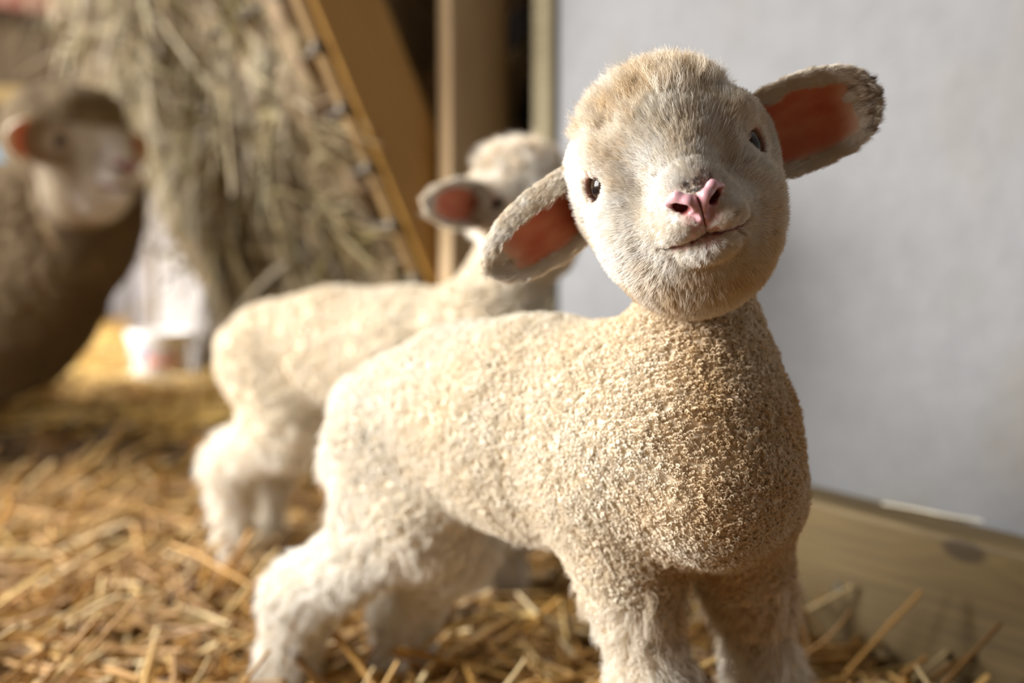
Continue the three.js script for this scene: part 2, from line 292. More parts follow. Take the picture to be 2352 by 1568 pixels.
// ground under the straw: lower in front, a bank of bedding behind
const bank = (x, z) => { const d = -z, edge = 1.87 + 0.10 * N3(x * 2.2, 0.3, 4.4) + 0.05 * N3(x * 6, 1.3, 2.2) + 0.12 * smooth(-0.2, 0.25, x); return 0.07 * smooth(edge, edge + 0.03, d) - 0.02 * smooth(edge - 0.12, edge - 0.04, d) * smooth(edge + 0.01, edge - 0.01, d); };
const darkBand = (x, z) => { const d = -z, edge = 1.87 + 0.10 * N3(x * 2.2, 0.3, 4.4) + 0.05 * N3(x * 6, 1.3, 2.2) + 0.12 * smooth(-0.2, 0.25, x); return smooth(edge - 0.24, edge - 0.08, d) * smooth(edge + 0.022, edge + 0.008, d) * smooth(-0.05, -0.3, x); };  // share of dark brown stalks in a band just before the bank
const groundY = (x, z) => 0.012 * fbm(x * 3, z * 3, 1.7, 3) + bank(x, z) - 0.004;
{
  const g = new THREE.PlaneGeometry(1, 1, 260, 180), p = g.attributes.position, uv = g.attributes.uv;
  for (let i = 0; i < p.count; i++) { const a = -3.59 + 7.44 * (p.getX(i) + 0.5), b = -0.19 + (DOOR.b + 0.18) * (0.5 - p.getY(i)); const q = rf(a, 0, a < 0 ? Math.max(b, 0.002) : b); p.setXYZ(i, q.x, groundY(q.x, q.z), q.z); uv.setXY(i, q.x, q.z); }
  g.computeVertexNormals(); structure('floor', g, M.earth).userData.label = 'trodden damp straw layer over the barn ground';
}
const sub = barnStructure('floor_base', [[-3.8, 4.0, -0.42, 6.0, -0.2, -0.06]], M.earth); sub.userData.label = 'bare ground under the bedding and outside the door';

// ---------------------------------------------------------------- lambs
const CREAM = [0.97, 0.87, 0.69], WHITE = [0.98, 0.95, 0.88], TAN = [0.80, 0.58, 0.32], PINK = [0.76, 0.41, 0.45], LIP = [0.68, 0.38, 0.37];
// head, in millimetres: x across, y up from the line of the eyes, z out of the face
function lambHeadField() {
  const main = [
    ell(-1, 6, -22, 48, 44, 45), ell(33, 9, 0, 16, 15, 17), ell(-33, 9, 0, 16, 15, 17), ell(29, -3, 2, 14, 19, 18), ell(-29, -3, 2, 14, 19, 18),
    bone(V(0, 4, 9), 28, V(0, -13, 34), 15), ell(0, -30, 30, 26, 18, 20), ell(-1, -45, 6, 41, 34, 33), ell(29, -26, -2, 20, 29, 29), ell(-31, -26, -2, 20, 29, 29), ell(-2, -56, -14, 37, 28, 31), ell(42, -6, -26, 14, 27, 24), ell(-43, -6, -26, 14, 27, 24),
  ];
  const lips = [ell(9.5, -33, 44, 13, 8.5, 10.5), ell(-9.5, -33, 44, 13, 8.5, 10.5), ell(0, -47, 40, 14, 7, 11)];
  const pad = [ell(0, -21.5, 49, 8, 5.5, 6), bone(V(2.6, -24, 54.5), 3.0, V(4.5, -20.5, 55.5), 3.1), bone(V(4.5, -20.5, 55.5), 3.1, V(9, -16.6, 53.5), 2.6), bone(V(9, -16.6, 53.5), 2.6, V(13.8, -18.6, 48), 1.9), bone(V(-2.6, -24, 54.5), 3.0, V(-4.5, -20.5, 55.5), 3.1), bone(V(-4.5, -20.5, 55.5), 3.1, V(-9, -16.6, 53.5), 2.6), bone(V(-9, -16.6, 53.5), 2.6, V(-13.8, -18.6, 48), 1.9), bone(V(0, -25, 54), 2.6, V(0, -30, 54), 2.2)];
  const holes = [];
  for (const s of [1, -1]) holes.push(bone(V(12.5 * s, -21.2, 50.5), 1.5, V(7.2 * s, -24.2, 55.5), 2.3), bone(V(7.5 * s, -24, 56), 2.4, V(7 * s, -22, 42), 2.6), bone(V(10.5 * s, -22, 53), 2.0, V(9 * s, -21, 42), 2.4));
  const mouthY = x => { const q = Math.abs(x); return -39.2 - 1.4 * smooth(0, 9, q) + 4.5 * smooth(17, 29, q) ** 1.5; };
  const eyes = [ell(40, -4, 9.0, 8.6, 8.0, 8.8), ell(-41, -1, 6.5, 8.8, 8.2, 9.0)];
  const field = (x, y, z) => {
    let d = main[0](x, y, z); for (let i = 1; i < main.length; i++) d = smin(d, main[i](x, y, z), i < 5 ? 9 : 13);
    if (z > 18 && y < 2 && y > -70) {
      for (const f of lips) d = smin(d, f(x, y, z), 5);
      for (const f of pad) d = smin(d, f(x, y, z), 2.2);
      for (const f of holes) d = smax(d, -f(x, y, z), 1.6);
      const deep = -(d + 3.6), ax = Math.abs(x);
      if (ax < 6 && y < -19 && y > -41) d = smax(d, -Math.max(ax - 0.25, deep + 1.4, y + 20, -39.6 - y), 1.5);
      if (ax < 31 && Math.abs(y + 39) < 9) d = smax(d, -Math.max(Math.abs(y - mouthY(x)) - 0.5, deep, ax - 24), 3.4 * smooth(27, 19, ax) + 0.3);
    }
    if (Math.abs(x) > 24 && Math.abs(y) < 16) { const f = eyes[x > 0 ? 0 : 1]; d = smax(d, -f(x, y, z), 3); }
    return d;
  };
  field.pad = (x, y, z) => Math.min(...pad.slice(1).map(f => f(x, y, z))); field.mouthY = mouthY; field.hole = (x, y, z) => Math.min(...holes.map(f => f(x, y, z)));
  return field;
}
// an ear, in millimetres in the head's axes
function earGeometry(o) {
  const nu = 26, nv = 22, front = [], backs = [], R = mulberry(o.seed);
  const dir = o.dir.clone().normalize(), side = o.side.clone().addScaledVector(dir, -o.side.dot(dir)).normalize(), out = dir.clone().cross(side).normalize(); if (out.z < 0) out.negate();
  for (let i = 0; i <= nu; i++) {
    const u = i / nu, prof = u < 0.42 ? lerp(o.base ?? 0.72, 1, Math.sin(u / 0.42 * Math.PI / 2)) : Math.pow(Math.max(0, 1 - Math.pow((u - 0.42) / 0.58, 2.3)), o.blunt ?? 0.62), w = o.W * Math.max(prof, 0.02);
    const mid = o.base0.clone().addScaledVector(dir, o.L * u).addScaledVector(out, -(o.bow ?? 0) * Math.sin(u * Math.PI) + (o.tip ?? 0) * u * u);
    const row = new Array(nv + 1), h = nv / 2;
    for (const sg of [1, -1]) { let y = 0, z = 0; const step = w / h * (sg < 0 ? o.narrow ?? 1 : 1); row[h] = [0, 0]; for (let k = 1; k <= h; k++) { const v = k / h * sg, th = o.cup * Math.abs(v) * (1 - 0.3 * u) + (sg > 0 ? (o.roll ?? 0) * smooth(0.45, 0.95, v) : (o.roll2 ?? 0) * smooth(0.5, 1, -v)) + 0.12 * N3(u * 5 + o.seed, v * 3, 2); y += Math.cos(th) * step * sg; z += Math.sin(th) * step; row[h + k * sg] = [y, z]; } }
    front.push(row.map(([y, z]) => mid.clone().addScaledVector(side, y).addScaledVector(out, z)));
  }
  const pos = [], idx = [], inside = [];
  const nrm = (i, j) => { const a = front[Math.min(nu, i + 1)][j].clone().sub(front[Math.max(0, i - 1)][j]), b = front[i][Math.min(nv, j + 1)].clone().sub(front[i][Math.max(0, j - 1)]); const n = a.cross(b).normalize(); if (o.flip) n.negate(); return n; };
  for (let i = 0; i <= nu; i++) for (let j = 0; j <= nv; j++) { const p = front[i][j]; pos.push(p.x, p.y, p.z); inside.push(1 - Math.abs(j / nv * 2 - 1), i / nu, j / nv * 2 - 1); }
  const nB = pos.length / 3;
  for (let i = 0; i <= nu; i++) for (let j = 0; j <= nv; j++) { const e = Math.min(1, Math.min(j, nv - j) / 3, (nu - i) / 3); const p = front[i][j].clone().addScaledVector(nrm(i, j), -(0.6 + 2.4 * e)); pos.push(p.x, p.y, p.z); inside.push(-1, i / nu, j / nv * 2 - 1); }
  const id = (i, j, b) => b * nB + i * (nv + 1) + j, F = (a, b, c, d) => o.flip ? idx.push(a, c, b, a, d, c) : idx.push(a, b, c, a, c, d);
  for (let i = 0; i < nu; i++) for (let j = 0; j < nv; j++) { F(id(i, j, 0), id(i + 1, j, 0), id(i + 1, j + 1, 0), id(i, j + 1, 0)); F(id(i, j, 1), id(i, j + 1, 1), id(i + 1, j + 1, 1), id(i + 1, j, 1)); }
  for (let i = 0; i < nu; i++) { F(id(i, 0, 0), id(i, 0, 1), id(i + 1, 0, 1), id(i + 1, 0, 0)); F(id(i, nv, 0), id(i + 1, nv, 0), id(i + 1, nv, 1), id(i, nv, 1)); }
  for (let j = 0; j < nv; j++) F(id(nu, j, 0), id(nu, j, 1), id(nu, j + 1, 1), id(nu, j + 1, 0));
  const g = new THREE.BufferGeometry(); g.setAttribute('position', new THREE.Float32BufferAttribute(pos, 3)); g.setIndex(idx); g.computeVertexNormals();
  g.userData.inside = inside; g.userData.dir = dir;
  const c = []; for (let k = 0; k < inside.length; k += 3) { const e = inside[k], u = inside[k + 1]; const s = e < 0 ? 0 : smooth(0.10, 0.42, e + 0.10 * fbm(u * 6, inside[k + 2] * 4, o.seed, 3)) * smooth(0.98, 0.68, u); const flesh = mix3([0.74, 0.27, 0.15], [0.62, 0.15, 0.08], clamp(0.5 + fbm(u * 5, inside[k + 2] * 3, o.seed + 4, 3) * 1.6)); c.push(...mix3(mix3(CREAM, TAN, 0.25), flesh, s)); }
  g.setAttribute('color', new THREE.Float32BufferAttribute(c, 3));
  return g;
}
function headMatrix(px, py, d, roll, yaw, pitch, size = 1) {
  const o = at(px, py, d), Wd = V(0, EYE, 0).sub(o).normalize(), r = V(0, 1, 0).cross(Wd).normalize(), u = Wd.clone().cross(r), D = Math.PI / 180;
  const m = new THREE.Matrix4().makeBasis(r, u, Wd);
  m.multiply(new THREE.Matrix4().makeRotationZ(roll * D)).multiply(new THREE.Matrix4().makeRotationY(yaw * D)).multiply(new THREE.Matrix4().makeRotationX(pitch * D));
  m.multiply(new THREE.Matrix4().makeScale(size * 1e-3, size * 1e-3, size * 1e-3)); m.setPosition(o); return m;
}
function eyeGeometry() {
  const g = new THREE.SphereGeometry(9.3, 40, 28), p = g.attributes.position, c = [];
  for (let i = 0; i < p.count; i++) { const q = Math.hypot(p.getX(i) * 0.55, p.getY(i) * 1.25); const k = p.getZ(i) > 0 ? q : 20; c.push(...(k < 2.3 ? [0.004, 0.004, 0.006] : mix3([0.035, 0.022, 0.014], [0.05, 0.03, 0.025], smooth(5, 8, k)))); }
  g.setAttribute('color', new THREE.Float32BufferAttribute(c, 3)); return g;
}
const HAIR = {
  face: [1, 2, 3, 4].map(s => hairTuft(100 + s, { n: 26, R: 3.2, len: 7.5, lean: 0.95, wave: 0.35, r: 0.105, clump: 0.5 })),
  shortFace: [1, 2, 3].map(s => hairTuft(120 + s, { n: 24, R: 2.1, len: 3.2, lean: 0.95, wave: 0.12, r: 0.075, clump: 0.3, seg: 3 })),
  crown: [1, 2, 3, 4].map(s => hairTuft(140 + s, { n: 20, R: 3.2, len: 12, lean: 0.5, wave: 2.0, r: 0.12, clump: 0.75, seg: 6 })),
  curl: [1, 2, 3, 4, 5, 6].map(s => woolPatch(160 + s, { n: 2, rad: 0.85, len: 5.4, turns: 1.4, r: 0.5, clump: 5, spread: 3.5, seg: 9 })),
  fleece: [1, 2, 3, 4].map(s => woolPatch(180 + s, { n: 4, rad: 0.9, len: 5.8, turns: 0.8, r: 0.27, clump: 6, spread: 3.4, seg: 7 })),
  shag: [1, 2, 3, 4].map(s => hairTuft(200 + s, { n: 16, R: 4.2, len: 15, lean: 0.62, wave: 2.4, r: 0.2, clump: 0.8, seg: 7 })),
};
function makeLamb(o) {
  const g = thing('lamb', o.label, 'lamb', o.origin, 'young lambs'), inv = new THREE.Matrix4().makeTranslation(-o.origin.x, -o.origin.y, -o.origin.z);
  const hm = inv.clone().multiply(o.head), D = THREE.MathUtils.degToRad;
  // head
  const hf = lambHeadField();
  let head = meshField(hf, [-56, -96, -74], [56, 56, 68], o.headCell);
  const noseMask = (x, y, z) => z > 40 && y < -12 && y > -33 && Math.abs(x) < 17 && (hf.pad(x, y, z) < 1.0 || hf.hole(x, y, z) < 0.9) ;
  const pinkLip = (x, y, z) => { const ax = Math.abs(x); return Math.max(smooth(13, 5, ax) * smooth(-22, -26, y) * smooth(-44, -41, y) * smooth(42, 48, z), smooth(4.5, 1.2, Math.abs(y - hf.mouthY(x))) * smooth(29, 15, ax) * smooth(26, 38, z), 0.8 * smooth(9, 3, ax) * smooth(-49, -44, y) * smooth(-38, -40, y) * smooth(38, 46, z)); };
  paint(head, (x, y, z) => {
    let c = mix3(CREAM, WHITE, 0.4);
    c = mix3(c, LIP, 0.9 * pinkLip(x, y, z));
    const lid = smooth(15, 10, x > 0 ? Math.hypot(x - 40, y + 4, z - 9) : Math.hypot(x + 40, y + 1, z - 6)); c = mix3(c, [0.50, 0.22, 0.18], 0.8 * lid);
    if (z > 40 && y < -12 && y > -34) c = mix3(c, PINK, smooth(2.5, 0.6, hf.pad(x, y, z)));
    if (z > 36 && y < -14 && y > -31) c = mix3(c, [0.42, 0.13, 0.12], smooth(1.0, 0.0, hf.hole(x, y, z)));
    return c;
  });
  const [nose, rest] = splitFaces(head, noseMask);
  const ears = o.ears.map(e => earGeometry(e));
  const worldly = q => { const r = q.clone(); r.applyMatrix4(hm); for (const k of Object.keys(r.attributes)) if (!['position', 'normal', 'color'].includes(k)) r.deleteAttribute(k); return r; };
  // body
  const bf = o.bones.map(b => bone(b[0].clone().sub(o.origin), b[1], b[2].clone().sub(o.origin), b[3]));
  const field = (x, y, z) => { let d = 1; for (const f of bf) d = smin(d, f(x, y, z), o.blend ?? 0.03); return d; };
  const lo = [9, 9, 9], hi = [-9, -9, -9]; for (const b of o.bones) for (const [p, r] of [[b[0], b[1]], [b[2], b[3]]]) { const q = p.clone().sub(o.origin).toArray(); for (let k = 0; k < 3; k++) { lo[k] = Math.min(lo[k], q[k] - r - 0.02); hi[k] = Math.max(hi[k], q[k] + r + 0.02); } }
  const body = meshField(field, lo, hi, o.cell); paint(body, () => o.under ?? mix3(CREAM, TAN, 0.25));
  part('body', mergeGeometries([body, worldly(rest), ...ears.map(worldly)]), M.skin, g);
  const nz = part('nose', worldly(nose), M.nose, g); nz.userData.label = 'moist pink nose';
  for (const s of [1, -1]) { const e = eyeGeometry(); e.applyMatrix4(new THREE.Matrix4().makeRotationY(s * D(62))).translate(s > 0 ? 36.4 : -37.6, s > 0 ? -4 : -1, s > 0 ? 8.6 : 5.2); const q = e; q.applyMatrix4(hm); const em = part('eye', q, M.eye, g); em.userData.label = 'dark glossy eye'; }
  for (const f of o.feet) { const h = part('hoof', new THREE.CylinderGeometry(0.013, 0.018, 0.026, 14), M.hoof, g); h.position.set(f.x - o.origin.x, 0.013 + f.y - o.origin.y, f.z - o.origin.z); }
  if (false) return g;
  // coat of the head: hair runs back from the nose
  const hm3 = new THREE.Matrix3().setFromMatrix4(o.head), toHead = hm.clone().invert(), q = V(), src = V();
  const hairHead = worldly(rest), dens = o.hairDensity ?? 1, nscale = o.hairScale ?? 1;
  growCoat('head_hair', g, hairHead, Math.round(27000 * dens), o.seed, HAIR, (P, Nn, R) => {
    q.copy(P).applyMatrix4(toHead); const { x, y, z } = q;
    const eyeD = x > 0 ? Math.hypot(x - 40.5, y + 4, z - 10) : Math.hypot(x + 41, y + 1, z - 7); if (eyeD < 10.2) return null;
    if (z > 36 && y < -12 && y > -34 && (hf.pad(x, y, z) < 1.3 || hf.hole(x, y, z) < 1.2)) return null;
    if (z > 26 && Math.abs(y - hf.mouthY(x)) < 1.3 && Math.abs(x) < 21) return null;
    const near = Math.hypot(x, y + 27, z - 56);                        // distance from the nose
    const lipzone = pinkLip(x, y, z);
    if (R() < lipzone * 0.75) return null;
    src.set(x * 1.0, (y + 26) * 1.0, 0).normalize(); src.z = -0.9; src.x += 0.35 * N3(x * 0.05, y * 0.05, z * 0.05 + 3); src.y += 0.35 * N3(x * 0.05, y * 0.05 + 7, z * 0.05); if (y < -52) src.y -= 0.4;
    let kind = near < 26 || (y < -30 && z > 30) ? 'shortFace' : 'face', len = kind === 'face' ? lerp(0.55, 1.15, smooth(26, 62, near)) : lerp(0.42, 1.3, smooth(4, 30, near));
    if (eyeD < 21) { len *= lerp(0.28, 1, smooth(10, 21, eyeD)); }
    const crown = smooth(26, 44, y + 10 * N3(x * 0.06, y * 0.06, z * 0.06)) ; if (R() < crown * 0.75) { kind = 'crown'; len = 1.0 + 0.5 * R() * R(); }
    const t = clamp(0.30 + 1.1 * fbm(x * 0.055, y * 0.055, z * 0.055 + o.seed, 4) + 0.25 * smooth(20, 45, y) + (R() - 0.5) * 0.35);
    let c = mix3(WHITE, mix3(CREAM, TAN, 0.6), clamp(t + 0.35 * smooth(-44, -62, y) + 0.12 * smooth(0, 30, y)));  // chin and throat tanner: warm bounce light mixed into the hair colour
    if (y > -21 && y < -9 && z > 38 && Math.abs(x) < 12) { const k = smooth(10, 5, Math.abs(x - 2)) * smooth(-9.5, -13, y) * smooth(-0.25, 0.2, fbm(x * 0.3, y * 0.3, 3.3, 2) + 0.1); if (o.smudge && R() < k * 0.9) c = R() < 0.3 ? [0.34, 0.22, 0.11] : [0.12, 0.11, 0.11]; }
    if (R() < 0.006) c = [0.30, 0.21, 0.12];
    return { comb: src.clone().applyMatrix3(hm3).normalize(), len: len * nscale, wide: nscale, color: c, kind, lay: 0.8, jitter: 0.7 };
  });
  // ears
  ears.forEach((e, i) => {
    const w = worldly(e), dirW = e.userData.dir.clone().applyMatrix3(hm3).normalize(), pa = e.attributes.position.array, ins = e.userData.inside;
    const nB = pa.length / 6, ix = w.index.array, bk = [], rim = [];
    for (let k = 0; k < ix.length; k += 3) { const v = [ix[k], ix[k + 1], ix[k + 2]]; if (v.every(i_ => i_ >= nB)) bk.push(...v); else { const e_ = Math.max(...v.map(i_ => ins[3 * i_])), u_ = Math.max(...v.map(i_ => ins[3 * i_ + 1])), n_ = 0.09 * fbm(u_ * 8, ins[3 * v[0] + 2] * 5, i + o.seed, 2); if (e_ < (ins[3 * v[0] + 2] > 0 ? 0.36 : 0.22) + n_ || u_ > 0.86 + n_) rim.push(...v); } }
    const sub = l => { const s_ = w.clone(); s_.setIndex(l); return s_; };
    const hairAt = (inner, len) => (P, Nn, R) => {
      q.copy(P).applyMatrix4(toHead); const tipward = q.clone().sub(o.ears[i].base0).dot(e.userData.dir) / o.ears[i].L;
      let c = mix3(WHITE, mix3(CREAM, TAN, 0.6), clamp(0.35 + fbm(q.x * 0.07, q.y * 0.07, o.seed, 3) + 0.3 * (R() - 0.5)));
      if (o.ears[i].dirt && R() < smooth(0.80, 0.98, tipward) * 0.85) c = [0.26, 0.18, 0.10];
      return { comb: dirW.clone().addScaledVector(V(R() - 0.5, R() - 0.5, R() - 0.5), 0.5), len: len * nscale, wide: nscale, color: c, kind: R() < 0.4 ? 'face' : 'shortFace', lay: inner ? 0.6 : 0.7, jitter: 0.9 };
    };
    growCoat('ear_hair', g, sub(bk), Math.round(3600 * dens), o.seed + 31 + i, HAIR, hairAt(false, 0.6));
    growCoat('ear_hair', g, sub(rim), Math.round(2300 * dens), o.seed + 51 + i, HAIR, hairAt(true, 0.8));
  });
  // wool of the body, longer and looser down the legs
  growCoat('wool', g, body, o.woolCount, o.seed + 77, HAIR, (P, Nn, R) => {
    q.copy(P).add(o.origin); const leg = o.shag(q); const dh = hf(...src.copy(P).applyMatrix4(toHead).toArray()); if (dh < -2) return null;
    const t = clamp(0.35 + 0.9 * fbm(q.x * 16, q.y * 16, q.z * 16 + o.seed, 4) + 0.3 * (R() - 0.5));
    let c = mix3(mix3(CREAM, WHITE, 0.3), mix3(CREAM, TAN, 0.28), t); c = mix3(c, WHITE, (o.pale ? o.pale(q) : 0) * clamp(0.7 + fbm(q.x * 20, q.y * 20, q.z * 20, 3))); c = mix3(c, WHITE, 0.8 * leg * clamp(0.8 + 0.9 * fbm(q.x * 30, q.y * 30, q.z * 30, 3)));
    if (o.stainShade) c = mix3(c, TAN, o.stainShade(q) * clamp(0.55 + 1.2 * fbm(q.x * 24, q.y * 24, q.z * 24 + 9, 3))); const comb = V(AX * 0.2, -0.9, AZ * 0.2); const sh = R() < leg * 0.9;
    if (sh) return { comb, len: (0.75 + 0.35 * R()) * (o.shagLen ?? 1), wide: 1.2 * nscale, color: c, kind: 'shag', lay: 0.75, jitter: 1.6, gap: 1.25 };
    return { comb, len: 1.0 * (o.curlSize ?? 1) * (0.85 + 0.3 * R()), wide: (o.curlSize ?? 1), color: c, kind: R() < (o.loose ?? 0.3) ? 'fleece' : 'curl', lay: 0.8, jitter: 6.28 };
  }, M.hair, 0.0039 * (o.curlSize ?? 1));
  return g;
}
const onFloor = (p, y) => V(p.x, y, p.z);
const leg = (hip, r0, knee, r1, low, r2) => { const f = V(low.x, 0.03, low.z); return [[hip, r0, knee, r1], [knee, r1, low, r2], [low, r2, f, 0.013]]; };
{ // the lamb in front
  const foreN = at(1506, 1590, 0.60), foreF = at(1764, 1590, 0.63), hindN = at(655, 1560, 0.85), hindF = at(925, 1560, 0.88);
  makeLamb({
    label: 'cream lamb in front, looking into the camera with its head raised', origin: V(0.0, 0, -0.70), seed: 401, headCell: 1.25, shagLen: 1.0, cell: 0.0055, woolCount: 120000, curlSize: 0.92, smudge: true,
    head: headMatrix(1547, 372, 0.545, 18, 6, 0),
    ears: [
      { seed: 3, base0: V(40, -3, -30), dir: V(1, 0.03, 0.04), side: V(-0.06, 1, 0.15), L: 79, W: 28, cup: 0.5, roll: 0.25, roll2: 0.2, bow: 5, blunt: 0.45, dirt: true },
      { seed: 8, base0: V(-38, 3, -28), dir: V(-1, -0.36, 0.10), side: V(-0.3, 1, 0.05), L: 83, W: 31, cup: 0.35, roll: 2.3, roll2: 0.1, bow: 3, tip: 6, narrow: 0.72, flip: true },
    ],
    bones: [
      [at(955, 965, 0.80), 0.055, at(1080, 945, 0.755), 0.060], [at(1080, 945, 0.755), 0.060, at(1240, 968, 0.70), 0.068], [at(1240, 968, 0.70), 0.068, at(1480, 988, 0.628), 0.063], [at(1480, 988, 0.628), 0.063, at(1600, 1035, 0.59), 0.057],
      [at(1600, 1035, 0.59), 0.055, at(1640, 1120, 0.575), 0.040], [at(1570, 950, 0.60), 0.046, at(1597, 840, 0.597), 0.033], [at(1597, 840, 0.597), 0.033, at(1608, 680, 0.60), 0.029],
      [at(1130, 1020, 0.735), 0.052, at(1400, 1090, 0.655), 0.054],
      ...leg(at(1430, 1110, 0.615), 0.044, at(1446, 1330, 0.615), 0.024, foreN, 0.017), ...leg(at(1690, 1150, 0.615), 0.040, at(1718, 1340, 0.635), 0.021, foreF, 0.016),
      [at(930, 1010, 0.79), 0.052, at(975, 1170, 0.752), 0.036], ...leg(at(965, 1180, 0.755), 0.036, at(690, 1370, 0.85), 0.024, hindN, 0.020), [at(930, 1010, 0.79), 0.05, at(900, 1130, 0.79), 0.04],
      [at(1000, 1050, 0.84), 0.045, at(1040, 1230, 0.80), 0.032], ...leg(at(1040, 1230, 0.80), 0.032, at(930, 1400, 0.88), 0.021, hindF, 0.017),
      [at(822, 925, 0.835), 0.020, at(792, 1040, 0.855), 0.013], [at(792, 1040, 0.855), 0.013, at(786, 1140, 0.855), 0.009],
    ],
    feet: [foreN, foreF, hindN, hindF].map(p => V(p.x, 0, p.z)),
    stainShade: p => smooth(0.03, 0.11, p.x) * smooth(0.13, 0.18, p.y), pale: p => 0.85 * smooth(-0.66, -0.80, p.z), shag: p => clamp(Math.max(smooth(0.215, 0.15, p.y), smooth(0.30, 0.2, p.y) * smooth(-0.73, -0.78, p.z) * 0.8)),  // chest front: brownish wool stain, with its shade painted into the colour
  });
}
{ // the lamb behind
  const foreN = at(1062, 1420, 1.05), foreF = at(1155, 1380, 1.10), hindN = at(548, 1310, 1.2), hindF = at(605, 1270, 1.27);
  makeLamb({
    label: 'cream lamb standing behind the front one, its ear held out sideways', origin: V(-0.15, 0, -1.1), seed: 733, headCell: 2.6, cell: 0.008, woolCount: 26000, hairDensity: 0.28, hairScale: 1.7, curlSize: 1.3, shagLen: 1.3,
    head: headMatrix(1222, 462, 1.04, 3, 32, 2),
    ears: [
      { seed: 13, base0: V(40, -3, -30), dir: V(1, 0.1, -0.1), side: V(0, 1, 0.1), L: 80, W: 26, cup: 0.6, roll: 0.2 },
      { seed: 18, base0: V(-38, -1, -28), dir: V(-1, 0.05, 0.50), side: V(0, 1, 0.0), L: 108, W: 27, cup: 0.75, roll: 0.35, roll2: 0.3, bow: 4, flip: true },
    ],
    bones: [
      [at(640, 803, 1.17), 0.056, at(780, 795, 1.14), 0.060], [at(780, 795, 1.14), 0.060, at(930, 803, 1.10), 0.061], [at(930, 803, 1.10), 0.061, at(1100, 792, 1.06), 0.056], [at(1100, 792, 1.06), 0.056, at(1185, 800, 1.04), 0.040],
      [at(1130, 740, 1.06), 0.05, at(1178, 620, 1.065), 0.035], [at(1178, 620, 1.065), 0.035, at(1190, 540, 1.07), 0.033], [at(800, 840, 1.13), 0.05, at(1050, 860, 1.07), 0.05],
      ...leg(at(1090, 880, 1.05), 0.045, at(1075, 1200, 1.05), 0.022, foreN, 0.020), ...leg(at(1170, 900, 1.09), 0.04, at(1160, 1200, 1.10), 0.02, foreF, 0.017),
      [at(610, 840, 1.16), 0.052, at(660, 985, 1.12), 0.034], ...leg(at(655, 985, 1.125), 0.034, at(528, 1060, 1.2), 0.025, hindN, 0.019),
      [at(660, 870, 1.22), 0.045, at(720, 1000, 1.19), 0.03], ...leg(at(720, 1000, 1.19), 0.03, at(620, 1080, 1.27), 0.02, hindF, 0.016),
      [at(532, 790, 1.205), 0.018, at(535, 870, 1.215), 0.012],
    ],
    feet: [foreN, foreF, hindN, hindF].map(p => V(p.x, 0, p.z)),
    shag: p => clamp(smooth(0.23, 0.17, p.y)),
  });
}
